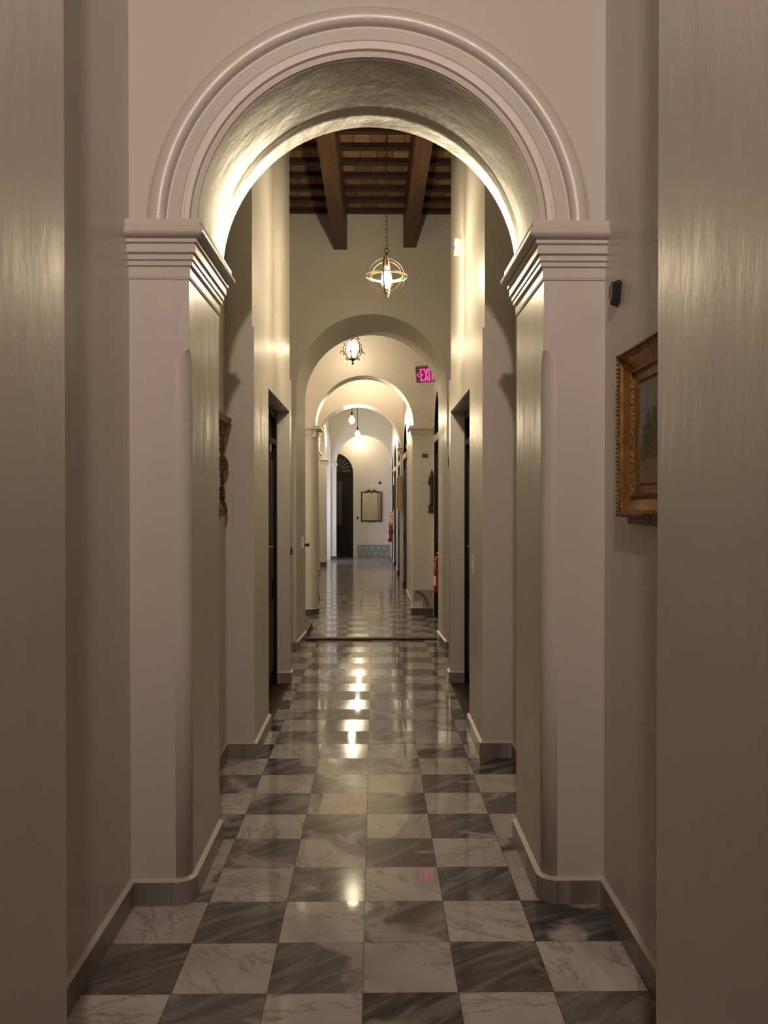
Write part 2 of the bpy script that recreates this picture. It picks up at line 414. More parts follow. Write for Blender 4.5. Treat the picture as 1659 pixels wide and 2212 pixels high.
# room behind the photographer and the doorway he stands in
M['wall_behind'] = mat('rear_room_low_bounce', (0.22, 0.19, 0.16), 0.8)  # unseen walls, colour darkened to cut the light they bounce forward
def block(name, dims, m='wall', label=None): return st(obox(name, M[m], dims), label)
block('wall_left', (-2.4, -2.25, -4.0, 1.3, 0, ZC), 'wall_behind'); block('wall_right', (2.25, 2.4, -4.0, 1.3, 0, ZC), 'wall_behind'); block('wall_back', (-2.4, 2.4, -4.1, -4.0, 0, ZC), 'wall_behind')
wall_sheet('wall_near', M['gloss'], -2.4, 2.4, ZC, [(1.27, [(-0.027, 0.668, 3.75, 0.3)]), (1.87, [(-0.027, 0.668, 3.75, 0.3)])])['kind'] = 'structure'
st(bpy.data.objects['wall_near'], 'plain wall beside the photographer')
# vestibule
LW, RW = -0.933, 0.883
block('wall_left', (LW-0.2, LW, 1.87, 3.20, 0, ZC), label='side wall of the first bay')
block('wall_right', (RW, RW+0.2, 1.87, 3.20, 0, ZC), label='side wall with the gilt framed painting')
# first arch
rg = [(3.17, .650, 2.575), (3.54, .650, 2.575), (3.575, .654, 2.575), (3.61, .6485, 2.575), (3.64, .652, 2.575), (3.77, .664, 2.575)]
a1 = wall_sheet('wall_middle', M['wall'], -1.3, 1.3, ZC, [(y, [(-0.022, r, z, r)]) for y, r, z in rg], z0=2.57, arc_mat=M['gloss'])
st(a1, 'wall over the first moulded arch')
PL, PR = -0.706, 0.648
def pier(bm, xin, xout, y0, y1, sgn):
    """pier whose front inner corner is rounded below the stop"""
    R0, zt = 0.055, 2.12; rings = []
    zs = [0.0, 1.0, 2.03] + [2.03+0.09*t for t in (0.3, 0.55, 0.75, 0.9, 0.97)] + [zt, 2.59]
    for z in zs:
        if z <= 2.03: r = R0
        elif z < zt: r = R0*math.sqrt(max(0.0, 1-((z-2.03)/0.09)**2))
        else: r = 0.0
        r = max(r, 0.0015)
        cx = xin - sgn*r
        pts = [(cx + sgn*r*math.sin(PI/2*i/10), y0 + r - r*math.cos(PI/2*i/10)) for i in range(11)]
        pts += [(xin, y1), (xout, y1), (xout, y0)]
        rings.append([bm.verts.new((p[0], p[1], z)) for p in pts])
    n = len(rings[0])
    for a, b in zip(rings, rings[1:]):
        for i in range(n):
            f = bm.faces.new((a[i], a[(i+1) % n], b[(i+1) % n], b[i])); f.smooth = i < 10
            f.material_index = 1 if i == 10 else 0
    bm.faces.new(rings[0]); bm.faces.new(rings[-1])
bm = bmesh.new(); pier(bm, PL, -1.3, 3.17, 3.77, 1)
st(link('wall_left', bm, [M['wall'], M['gloss']]), 'pier under the first arch, beside the plain wall')
bm = bmesh.new(); pier(bm, PR, 1.3, 3.17, 3.77, -1)
st(link('wall_right', bm, [M['wall'], M['gloss']]), 'pier under the first arch, on the painting side')
capital('trim_2', [(LW, 3.17), (PL, 3.17), (PL, 3.77), (LW, 3.77)], -1, 2.388, 1.0, 'moulded capital of the first arch away from the painting')
capital('trim_3', [(RW, 3.17), (PR, 3.17), (PR, 3.77), (RW, 3.77)], 1, 2.388, 1.0, 'moulded capital of the first arch on the painting side')
# archivolt of the first arch
vp = [(.652, 0.0), (.652, .012), (.670, .012), (.672, .006), (.676, .006), (.680, .020), (.698, .022), (.702, .012), (.712, .013), (.716, .017), (.757, .018), (.760, .012), (.766, .014), (.770, .026)]
vp += [(.803+.032*math.cos(a), .024+.018*math.sin(a)) for a in [PI-PI*i/10 for i in range(0, 10)]] + [(.838, .010), (.846, .008), (.850, 0.0)]
bm = bmesh.new(); rings = []
for i in range(73):
    a = PI*i/72
    rings.append([bm.verts.new((-0.022+r*math.cos(a), 3.17-d, 2.575+r*math.sin(a))) for r, d in vp])
for a, b in zip(rings, rings[1:]):
    for k in range(len(vp)-1):
        f = bm.faces.new((a[k], b[k], b[k+1], a[k+1])); f.smooth = True
for e in bm.edges:
    if len(e.link_faces) == 2:
        f, g = e.link_faces
        if f.normal.length == 0: f.normal_update()
bm.normal_update()
for e in bm.edges:
    if len(e.link_faces) == 2 and e.link_faces[0].normal.angle(e.link_faces[1].normal, 0) > 0.6: e.smooth = False
st(link('trim_4', bm, M['trim']), 'moulded band around the first arch')
# second bay side walls
block('wall_left', (-1.1, -0.90, 3.77, 5.02, 0, ZC)); block('wall_right', (0.845, 1.05, 3.77, 5.02, 0, ZC))

def door_bay(sgn, xl, xu, xdoor, xo, name):
    """thick wall with a square doorway; lower part stands a little proud of the upper"""
    bm = bmesh.new()
    def b(x, y0, y1, z0, z1): box(bm, min(x, xo), max(x, xo), y0, y1, z0, z1)
    b(xl, 5.0, 5.68, 0, 2.60); b(xl, 7.10, 7.25, 0, 2.60); b(xl, 5.68, 7.10, 2.325, 2.60)
    b(xdoor, 5.68, 7.10, 0.0, 2.325)
    b(xu, 5.025, 7.25, 2.60, ZC)
    return st(link(name, bm, M['gloss']), 'thick wall with a recessed dark door')
door_bay(-1, -0.725, -0.740, -0.93, -1.4, 'wall_left'); door_bay(1, 0.652, 0.668, 0.86, 1.4, 'wall_right')
block('wall_left', (-1.4, -1.15, 7.25, 8.72, 0, ZC)); block('wall_right', (1.10, 1.4, 7.25, 8.72, 0, ZC))
# second arch (slightly splayed)
s2 = [(8.68, [(-0.03, 0.787, 2.735, 0.787)]), (9.42, [(-0.030, 0.756, 2.695, 0.756)])]
st(wall_sheet('wall_middle', M['wall'], -3.3, 1.4, ZC, s2, arc_mat=M['gloss']), 'wall over the second arch')
# bay of the chandelier
block('wall_left', (-3.3, -3.1, 9.42, 11.3, 0, ZC), label='wall left of the chandelier bay')
xf = side_xf(0.825, 9.42, 0.803, 11.32, True)
st(wall_sheet('wall_right', M['wall'], 0, 1.9, ZC, [(0, [(1.33, 0.43, 2.40, 0.60)]), (0.3, [(1.33, 0.43, 2.40, 0.60)])], xf=xf), 'wall with the arched door behind the hanging sign')
# third arch
s3 = [(11.28, [(-0.135, 0.665, 2.62, 0.665)]), (11.66, [(-0.14, 0.665, 2.62, 0.665)])]
st(wall_sheet('wall_middle', M['wall'], -3.3, 1.2, ZC, s3, z0=2.45, arc_mat=M['gloss']), 'wall over the third arch')
bm = bmesh.new()
pl3 = [(-3.3, 11.28), (-0.93, 11.28)] + arc_corner(-0.90, 11.40, 0.12, -PI/2, 0, 8) + [(-0.78, 11.66), (-3.3, 11.66)]
extrude_outline(bm, pl3, lambda a, b: (a, b, 0.0), lambda a, b: (a, b, 2.5))
st(link('wall_left', bm, M['wall']), 'rounded pillar under the third arch')
block('wall_right', (0.515, 1.2, 11.28, 11.66, 0, 2.5), label='pillar with the tile patch and carved figure')
capital('trim_5', [(-1.3, 11.28), (-0.90, 11.28)] + arc_corner(-0.90, 11.40, 0.12, -PI/2, 0, 6)[1:] + [(-0.78, 11.66), (-1.3, 11.66)], -1, 2.42, 0.86, 'capital of the rounded pillar')
capital('trim_6', [(0.80, 11.28), (0.515, 11.28), (0.515, 11.66), (0.80, 11.66)], 1, 2.42, 0.86, 'capital of the pillar beside the extinguisher')

# long corridor beyond: right wall with arched doorways, left arcade
RX0, RX1 = 0.552, 0.453
xf = side_xf(RX0, 11.6, RX1, 23.8, True)
DOORS = [(14.35, 0.66), (16.95, 0.70), (19.65, 0.66), (21.75, 0.50)]
ops = [(y-11.6, hw, 2.36, hw*0.95) for y, hw in DOORS]
st(wall_sheet('wall_right', M['wall'], 0, 12.2, ZC, [(0, ops), (0.3, ops)], xf=xf), 'corridor wall with a row of arched doors')
s4 = [(15.2, [(-0.31, 0.79, 2.58, 0.79)]), (15.75, [(-0.31, 0.79, 2.58, 0.79)])]
st(wall_sheet('wall_middle', M['wall'], -1.9, 0.7, ZC, s4, arc_mat=M['gloss']), 'wall over the fourth arch')
capital('trim_7', [(0.6, 15.2), (0.48, 15.2), (0.48, 15.75), (0.6, 15.75)], 1, 2.42, 0.86, 'moulded bracket of the fourth arch')
xf = side_xf(-1.21, 15.7, -1.20, 22.8, False)
oa = [(1.0, 0.9, 2.68, 0.7), (3.62, 0.98, 2.68, 0.75), (6.1, 0.88, 2.68, 0.75)]
st(wall_sheet('wall_left', M['wall'], 0, 7.1, ZC, [(0, oa), (0.38, oa)], xf=xf, arc_mat=M['wall']), 'arcade along the corridor')
for i, (y0, y1) in enumerate(((17.63, 18.33), (20.31, 20.91))):
    capital(f'trim_{8+i}', [(-1.58, y0), (-1.205, y0), (-1.205, y1), (-1.58, y1)], -1, 2.49, 0.8, 'moulded cap of an arcade pillar')
block('wall_left', (-1.9, -1.2, 11.66, 15.2, 0, ZC)); block('wall_left', (-3.4, -3.2, 15.2, 24.2, 0, ZC)); block('wall_left', (-3.3, -1.5, 15.2, 15.6, 0, ZC))
s5 = [(22.72, [(-0.295, 0.755, 2.68, 0.755)]), (23.02, [(-0.295, 0.755, 2.68, 0.755)])]
st(wall_sheet('wall_middle', M['wall'], -3.3, 0.7, ZC, s5, arc_mat=M['wall']), 'wall over the last arch')
capital('trim_10', [(-1.45, 22.72), (-1.06, 22.72), (-1.06, 23.02)], -1, 2.50, 0.8, 'moulded cap of the last arch beside the arched door')
capital('trim_11', [(0.6, 22.72), (0.452, 22.72), (0.452, 23.02)], 1, 2.42, 0.86, 'moulded bracket of the last arch')
se = [(23.75, [(-1.11, 0.50, 2.42, 0.57)]), (23.85, [(-1.11, 0.50, 2.42, 0.57)])]
st(wall_sheet('wall_far', M['wall'], -3.4, 0.7, ZC, se), 'end wall with the framed mirror')
block('wall_far', (-3.4, 1.2, 23.95, 24.2, 0, ZC), label='masonry behind the end wall')

# ceilings
block('ceiling', (-2.4, 2.4, -4.1, 1.9, ZC, ZC+0.1), 'ceil'); block('ceiling', (-1.4, 1.4, 1.9, 4.98, ZC, ZC+0.1), 'ceil')
block('ceiling', (-1.5, 1.5, 4.98, 8.75, 4.60, ZC+0.08), 'brick', 'brick ceiling carried by dark joists')
block('ceiling', (-3.4, 1.5, 8.75, 24.2, ZC, ZC+0.1), 'ceil')

# baseboards
c = arc_corner(PL-0.055, 3.17+0.055, 0.055, -PI/2, 0, 7)
baseboard('baseboard_left', [(LW, 1.87), (LW, 3.17)] + c + [(PL, 3.77)], -1, label='marble baseboard around the pier away from the painting')
c = arc_corner(PR+0.055, 3.17+0.055, 0.055, -PI/2, -PI, 7)
baseboard('baseboard_right', [(RW, 1.87), (RW, 3.17)] + c + [(PR, 3.77)], 1, label='marble baseboard below the painting')
baseboard('baseboard_left', [(-0.90, 3.77), (-0.90, 5.0), (-0.725, 5.0), (-0.725, 5.68)], -1)
baseboard('baseboard_right', [(0.845, 3.77), (0.845, 5.0), (0.652, 5.0), (0.652, 5.68)], 1)
baseboard('baseboard_left', [(-0.84, 7.10), (-0.725, 7.10), (-0.725, 7.25)], -1); baseboard('baseboard_right', [(0.77, 7.10), (0.652, 7.10), (0.652, 7.25)], 1)
baseboard('baseboard_left', [(-1.15, 8.68), (-0.817, 8.68), (-0.785, 9.42)], -1); baseboard('baseboard_right', [(1.10, 8.68), (0.757, 8.68), (0.722, 9.42)], 1)
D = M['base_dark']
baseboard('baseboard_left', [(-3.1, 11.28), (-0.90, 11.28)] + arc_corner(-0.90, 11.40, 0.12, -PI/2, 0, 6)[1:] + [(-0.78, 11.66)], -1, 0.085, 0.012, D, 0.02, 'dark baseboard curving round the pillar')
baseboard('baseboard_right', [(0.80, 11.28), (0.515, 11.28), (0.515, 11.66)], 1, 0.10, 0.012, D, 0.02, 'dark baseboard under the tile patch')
def rx(y): return RX0 + (RX1-RX0)*(y-11.6)/12.2
ys = [11.66] + [v for y, hw in DOORS for v in (y-hw, y+hw)] + [23.74]
for a, b in zip(ys[0::2], ys[1::2]):
    baseboard('baseboard_right', [(rx(a), a), (rx(b), b)], 1, 0.10, 0.015, M['base'], 0.02)
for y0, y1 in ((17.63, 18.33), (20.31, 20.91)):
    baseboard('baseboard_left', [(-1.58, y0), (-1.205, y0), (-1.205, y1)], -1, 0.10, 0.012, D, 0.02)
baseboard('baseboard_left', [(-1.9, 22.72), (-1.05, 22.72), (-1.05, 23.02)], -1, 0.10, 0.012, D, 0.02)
# wooden sills of the two near doorways
bm = bmesh.new(); box(bm, -0.93, -0.725, 5.68, 7.10, -0.01, 0.004); st(link('trim_12', bm, M['sill']), 'brown doorway sill away from the painting side')
bm = bmesh.new(); box(bm, 0.652, 0.86, 5.68, 7.10, -0.01, 0.004); st(link('trim_13', bm, M['sill']), 'brown doorway sill on the painting side')

# ============================================================ DOORS
DN = [0]
def door_name(): DN[0] += 1; return f'door_{DN[0]}'
def square_door(x, s, y0, y1, label):
    """double door leaves in a deep reveal; s = direction the face looks (+1 to +x)"""
    root = empty(door_name(), (x, (y0+y1)/2, 0)); st(root, label); hw = (y1-y0)/2; top = 2.325
    def X(a, b): return (min(s*a, s*b), max(s*a, s*b))
    bm = bmesh.new()
    for a, b, z0, z1 in ((-hw, -hw+0.07, 0.004, top), (hw-0.07, hw, 0.004, top), (-hw+0.07, hw-0.07, top-0.07, top), (-hw+0.07, hw-0.07, 2.03, 2.075)):
        box(bm, *X(-0.05, 0.02), a, b, z0, z1, 0.004)
    link('door_frame', bm, M['door'], root)
    for k in (-1, 1):
        a, b = (-hw+0.07, -0.003) if k < 0 else (0.003, hw-0.07)
        bm = bmesh.new(); box(bm, *X(-0.05, -0.01), a, b, 0.01, 2.03)
        for z0, z1 in ((0.14, 0.75), (0.90, 1.90)):
            box(bm, *X(-0.012, 0.004), a+0.08, b-0.08, z0, z1, 0.006)
            box(bm, *X(-0.012, 0.010), a+0.13, b-0.13, z0+0.06, z1-0.06, 0.005)
        lf = link('door_leaf', bm, M['door'], root)
        if k > 0:
            bm = bmesh.new(); box(bm, *X(0.0, 0.014), a+0.02, a+0.07, 1.12, 1.26, 0.003); l1 = link('lock_plate', bm, M['grey'], lf); l1['label'] = 'grey metal lock plate'
            bm = bmesh.new(); tube(bm, [(s*0.01, a+0.045, 1.20), (s*0.05, a+0.045, 1.20), (s*0.05, a+0.13, 1.20)], 0.008); link('door_handle', bm, M['grey'], lf, True)
    bm = bmesh.new(); box(bm, *X(-0.03, -0.02), -hw+0.07, hw-0.07, 2.075, top-0.07); link('transom_pane', bm, M['pane'], root)
    return root
d = square_door(-0.852, 1, 5.68, 7.10, 'dark double door recessed in the wall away from the painting')
bm = bmesh.new(); box(bm, 0.0, 0.012, 0.30, 0.38, 1.96, 2.03, 0.002); p_ = link('number_plate', bm, M['grey'], d); p_['label'] = 'small grey plate high on the door'
square_door(0.790, -1, 5.68, 7.10, 'dark double door recessed in the wall on the painting side')

def arch_door(xf, hw, zs, rise, label, m, depth=0.14, fan=True, bar=True, glass=None, z0=0.02):
    """arched door in the frame xf: local x across, local y into the wall"""
    root = empty(door_name()); root.matrix_world = xf; st(root, label)
    out = opening(0, hw, zs, rise, z0); inn = opening(0, hw-0.07, zs, rise-0.07, z0)
    bm = bmesh.new(); n = len(out)
    A = [bm.verts.new((x, depth-0.06, z)) for x, z in out]; B = [bm.verts.new((x, depth-0.06, z)) for x, z in inn]
    C_ = [bm.verts.new((x, depth, z)) for x, z in inn]
    for i in range(n-1): bm.faces.new((A[i], A[i+1], B[i+1], B[i])); bm.faces.new((B[i], B[i+1], C_[i+1], C_[i]))
    link('door_frame', bm, m, root)
    tz = zs-0.04
    bm = bmesh.new(); box(bm, -hw, hw, depth-0.075 if bar else depth-0.05, depth, tz, tz+0.09, 0.004)
    t_ = link('transom_bar', bm, M['trim'] if bar else m, root)
    if bar: t_['label'] = 'pale transom bar'
    w_ = hw-0.07
    for k in ((-1, 1) if glass is None else (0,)):
        a, b = (-w_, -0.003) if k < 0 else ((0.003, w_) if k > 0 else (-w_, w_))
        bm = bmesh.new(); box(bm, a, b, depth-0.03, depth+0.02, z0+0.005, tz)
        if glass is None:
            pads = ((0.15, 0.85), (1.0, tz-0.15))
        else: pads = ((0.15, 0.68),)
        for p0, p1 in pads:
            box(bm, a+0.09, b-0.09, depth-0.045, depth-0.025, p0, p1, 0.006); box(bm, a+0.14, b-0.14, depth-0.052, depth-0.04, p0+0.06, p1-0.06, 0.004)
        lf = link('door_leaf', bm, m, root)
        if glass:
            gx0, gx1, gz0, gz1 = glass
            bm = bmesh.new()
            for q in ((gx0-0.05, gx0, gz0-0.05, gz1+0.05), (gx1, gx1+0.05, gz0-0.05, gz1+0.05), (gx0, gx1, gz0-0.05, gz0), (gx0, gx1, gz1, gz1+0.05)):
                box(bm, q[0], q[1], depth-0.05, depth-0.025, q[2], q[3], 0.004)
            link('pane_frame', bm, m, lf)
            g_ = obox('glass_pane', M['pane'], (gx0, gx1, depth-0.04, depth-0.02, gz0, gz1), lf); g_['label'] = 'greenish frosted glass pane'
    bm = bmesh.new(); pts = opening(0, w_, zs+0.05, rise-0.12, zs+0.05)[1:-1]
    extrude_outline(bm, pts, lambda a, b: (a, depth+0.0, b), lambda a, b: (a, depth+0.02, b)); link('fanlight', bm, M['pane'], root)
    bm = bmesh.new()
    for i in range(1, 12 if glass else 7):
        a = PI*i/(12 if glass else 7); zc = zs+0.05
        p0 = (0.10*math.cos(a), depth-0.012, zc+0.10*math.sin(a)); p1 = (w_*math.cos(a)*0.99, depth-0.012, zc+(rise-0.12)*math.sin(a)*0.99)
        tube(bm, [p0, p1], [0.010, 0.022], 6)
    tube(bm, [(0.12*math.cos(PI*i/10), depth-0.012, zs+0.05+0.12*math.sin(PI*i/10)) for i in range(11)], 0.018, 6)
    link('fanlight_rays', bm, m, root)
    return root
arch_door(side_xf(0.825, 9.42, 0.803, 11.32, True) @ Matrix.Translation((1.33, 0, 0)), 0.43, 2.40, 0.60, 'arched dark door behind the lit sign', M['door'], 0.062)
names = ['first arched dark door after the tile patch pillar', 'arched dark door just beyond the gold framed painting', 'arched dark door before the far extinguisher', 'last arched dark door beside the end wall']
for (y, hw), lb in zip(DOORS, names):
    arch_door(side_xf(RX0, 11.6, RX1, 23.8, True) @ Matrix.Translation((y-11.6, 0, 0)), hw, 2.36, hw*0.95, lb, M['door'], 0.06)
arch_door(Matrix.Translation((-1.11, 23.76, 0)), 0.50, 2.42, 0.57, 'tall arched dark door with fanlight on the end wall', M['door_red'], 0.07, bar=False, glass=(-0.03, 0.18, 0.95, 2.20))

# ============================================================ BEAMS AND JOISTS
for x0, x1, lb in ((-0.425, -0.285, 'heavy dark ceiling beam on the switch side of the globe lamp'), (0.300, 0.435, 'heavy dark ceiling beam on the camera side of the globe lamp')):
    bm = bmesh.new(); box(bm, x0, x1, 4.99, 8.70, 4.19 if x0 < 0 else 4.215, 4.60, 0.008)
    tag(link('ceiling_beam', bm, M['beam']), lb, 'beam')
jn = 0
y = JY0 - 0.04
while y > 5.1:
    jn += 1
    o = None; bm = bmesh.new(); box(bm, -1.1, 1.1, -0.045, 0.022, 0.0, 0.050, 0.004)
    o = link('ceiling_joist', bm, M['joist'], loc=(0, y, 4.553))
    tag(o, 'dark wooden joist running across the brick ceiling above the beams', 'joist', 'joists under the brick ceiling'); y -= JSP

# ============================================================ LAMPS
def bulb_mesh(bm, r, L, c=(0, 0, 0)):
    prof = []
    for i in range(11):
        t = i/10; a = PI*t; rr = r*math.sin(a)*(1.0 if t < 0.5 else (1-0.25*(t-0.5)*2)); prof.append((max(rr, 0.002), -math.cos(a)*L/2))
    lathe(bm, prof, 16, c)
def chain_mesh(bm, z0, z1, pitch=0.030, r=0.0022, w_=0.008):
    z = z0; k = 0
    while z < z1:
        pts = []
        for i in range(12):
            a = 2*PI*i/12; x = w_*math.cos(a); zz = (pitch*0.62)*math.sin(a)
            pts.append((x, 0, z+zz) if k % 2 == 0 else (0, x, z+zz))
        tube(bm, pts, r, 5, True); z += pitch; k += 1
GX, GY, GZ = 0.089, 6.1, 3.205
g = empty('globe_pendant', (GX, GY, GZ)); tag(g, 'brass hoop globe pendant with a glowing bulb hanging on a chain', 'pendant lamp')
def E(x, y, z): return Matrix.Rotation(z, 4, 'Z') @ Matrix.Rotation(y, 4, 'Y') @ Matrix.Rotation(x, 4, 'X')
for nm, R, mt in (('outer_hoop', 0.134, E(PI/2, 0, 0.12)), ('inner_hoop', 0.111, E(PI/2-0.06, 0, -0.10)), ('equator_hoop', 0.153, E(0.0, 0.02, 0)), ('side_hoop', 0.149, E(PI/2, 0.0, 1.40)), ('middle_hoop', 0.122, E(-0.03, -0.02, 0))):
    bm = bmesh.new(); band_ring(bm, R, 0.012, 0.003, mt); link(nm, bm, M['gold'], g)
bm = bmesh.new(); lathe(bm, [(0.004, 0.17), (0.009, 0.168), (0.009, 0.15), (0.005, 0.148), (0.006, 0.125), (0.012, 0.122), (0.013, 0.085), (0.016, 0.08), (0.016, 0.07), (0.010, 0.066)], 16); link('socket', bm, M['iron'], g, True)
bm = bmesh.new(); tube(bm, [(0.017*math.cos(a), 0, 0.188+0.017*math.sin(a)) for a in [2*PI*i/20 for i in range(20)]], 0.0028, 6, True); link('hanging_ring', bm, M['chain'], g, True)
bm = bmesh.new(); bulb_mesh(bm, 0.034, 0.11, (0, 0, 0.0)); link('bulb', bm, M['bulb'], g, True)
bm = bmesh.new(); lathe(bm, [(0.014, 0.09), (0.018, 0.075), (0.036, 0.02), (0.047, -0.03), (0.045, -0.06), (0.030, -0.085), (0.006, -0.095)], 24); link('glass_drop', bm, M['glass'], g, True)
bm = bmesh.new(); chain_mesh(bm, 0.215, ZC-GZ-0.03); link('chain', bm, M['chain'], g)
bm = bmesh.new(); lathe(bm, [(0.06, ZC-GZ-0.001), (0.06, ZC-GZ-0.012), (0.045, ZC-GZ-0.03), (0.01, ZC-GZ-0.04)], 24); link('ceiling_rose', bm, M['chain'], g, True)

# chandelier
CX, CY, CZ = -0.282, 10.72, 3.555
g = empty('chandelier', (CX, CY, CZ)); tag(g, 'small iron cage chandelier with curled arms and crystal drops', 'chandelier')
bm = bmesh.new(); tube(bm, [(0, 0, 0.10), (0, 0, ZC-CZ-0.02)], 0.006, 8); lathe(bm, [(0.05, ZC-CZ-0.001), (0.05, ZC-CZ-0.015), (0.008, ZC-CZ-0.03)], 20); link('stem', bm, M['iron'], g)
bm = bmesh.new(); bulb_mesh(bm, 0.076, 0.13, (0, 0, 0.015)); link('bulb', bm, M['bulb_chandelier'], g, True)
bm = bmesh.new(); lathe(bm, [(0.012, -0.14), (0.04, -0.12), (0.072, -0.05), (0.085, 0.02), (0.07, 0.08), (0.03, 0.105), (0.01, 0.11)], 24); link('glass_globe', bm, M['glass'], g, True)
bm = bmesh.new(); lathe(bm, [(0.003, -0.222), (0.013, -0.212), (0.014, -0.20), (0.007, -0.188), (0.010, -0.172), (0.034, -0.158), (0.040, -0.148), (0.016, -0.138), (0.022, -0.128), (0.006, -0.12)], 18); link('finial', bm, M['iron'], g, True)
def curl(p, r, a0, turns, ca, n=14, sgn=1):
    out = []
    for i in range(n+1):
        t = i/n; a = a0 + sgn*2*PI*turns*t; rr = r*(1-0.55*t)
        out.append((p[0]+rr*math.cos(a), p[1]+rr*math.sin(a)))
    return out
for k in range(6):
    th = 2*PI*k/6 + 0.35
    pr = [(0.02, -0.150), (0.06, -0.140), (0.10, -0.095), (0.118, -0.04), (0.112, 0.02), (0.085, 0.075), (0.045, 0.110), (0.012, 0.125)]
    bm = bmesh.new()
    tp = lambda q: (q[0]*math.cos(th), q[0]*math.sin(th), q[1])
    tube(bm, [tp(q) for q in pr], 0.006, 6)
    tube(bm, [tp(q) for q in [(0.105, -0.085)] + [(0.125, -0.055), (0.145, -0.045), (0.158, -0.058), (0.162, -0.085)]], [0.004, 0.005, 0.006, 0.006, 0.003], 6)
    tube(bm, [tp(q) for q in [(0.05, 0.105), (0.072, 0.108)] + curl((0.082, 0.118), 0.013, -PI/2, 0.8, 0)], 0.004, 6)
    tube(bm, [tp(q) for q in [(0.05, -0.145), (0.078, -0.152)] + curl((0.086, -0.142), 0.013, -PI/2, 0.8, 0)], 0.004, 6)
    for q, rr in (((0.122, -0.005), 0.010), ((0.118, 0.045), 0.009), ((0.112, -0.075), 0.010)):
        p = tp(q); lathe(bm, [(0.001, -rr), (rr*0.8, -rr*0.5), (rr, 0), (rr*0.8, rr*0.5), (0.001, rr)], 8, p)
    arm = link('arm', bm, M['iron'], g, True)
    for q in ((0.162, -0.085), (0.088, -0.160)):
        p = tp(q); bm = bmesh.new()
        lathe(bm, [(0.001, -0.008), (0.006, -0.014), (0.001, -0.020)], 6, p); lathe(bm, [(0.001, -0.024), (0.005, -0.040), (0.010, -0.066), (0.007, -0.078), (0.001, -0.084)], 6, p)
        link('crystal_drop', bm, M['crystal'], arm)

# plain drop pendants of the far corridor
def drop_pendant(loc, strength, lab):
    r = empty('drop_pendant', loc); tag(r, lab, 'pendant lamp', 'drop pendants of the far corridor')
    m_ = mat('lit_pendant_bulb', (0, 0, 0), 0.5, emit=LAMP, estr=strength)
    bm = bmesh.new(); lathe(bm, [(0.004, 0.16), (0.018, 0.155), (0.020, 0.11), (0.028, 0.10), (0.030, 0.085), (0.012, 0.08)], 16); link('socket', bm, M['iron'], r, True)
    bm = bmesh.new(); bulb_mesh(bm, 0.055, 0.14, (0, 0, 0.0)); link('bulb', bm, m_, r, True)
    bm = bmesh.new(); lathe(bm, [(0.028, 0.085), (0.055, 0.05), (0.078, 0.0), (0.078, -0.05), (0.05, -0.10), (0.01, -0.115)], 20); link('glass_shade', bm, M['glass'], r, True)
    t = ZC-loc[2]
    bm = bmesh.new(); tube(bm, [(0, 0, 0.15), (0, 0, t)], 0.007, 8); link('rod', bm, M['iron'], r)
    bm = bmesh.new(); lathe(bm, [(0.008, t-0.03), (0.05, t-0.012), (0.05, t)], 16); link('ceiling_rose', bm, M['iron'], r)
drop_pendant((-0.475, 17.4, 3.31), 520, 'first bare drop pendant beyond the fourth arch')
drop_pendant((-0.405, 19.8, 3.22), 520, 'lower drop pendant halfway down the far corridor')
drop_pendant((-0.43, 23.30, 3.32), 170, 'drop pendant close to the end wall, under the last arch')
BX, BY, BZ = -0.15, 13.2, 3.95
g = empty('bowl_pendant', (BX, BY, BZ)); tag(g, 'hidden pendant above and beyond the third arch, with an added bowl shading the floor', 'pendant lamp')
m_ = mat('lit_bowl_bulb', (0, 0, 0), 0.5, emit=LAMP, estr=1250)
bm = bmesh.new(); bulb_mesh(bm, 0.055, 0.12); link('bulb', bm, m_, g, True)
bm = bmesh.new(); lathe(bm, [(0.02, -0.13), (0.10, -0.115), (0.165, -0.07), (0.17, -0.065), (0.16, -0.068), (0.10, -0.108), (0.02, -0.122)], 32); link('bowl', bm, M['iron'], g, True)  # added opaque bowl, shaped to keep the hidden bulb out of the floor reflection
bm = bmesh.new(); tube(bm, [(0, 0, 0.055), (0, 0, ZC-BZ)], 0.008, 8)
for q in range(3): tube(bm, [(0.167*math.cos(q*2.094), 0.167*math.sin(q*2.094), -0.067), (0, 0, 0.30)], 0.003, 5)
link('rod', bm, M['iron'], g)
bpy.context.view_layer.update()

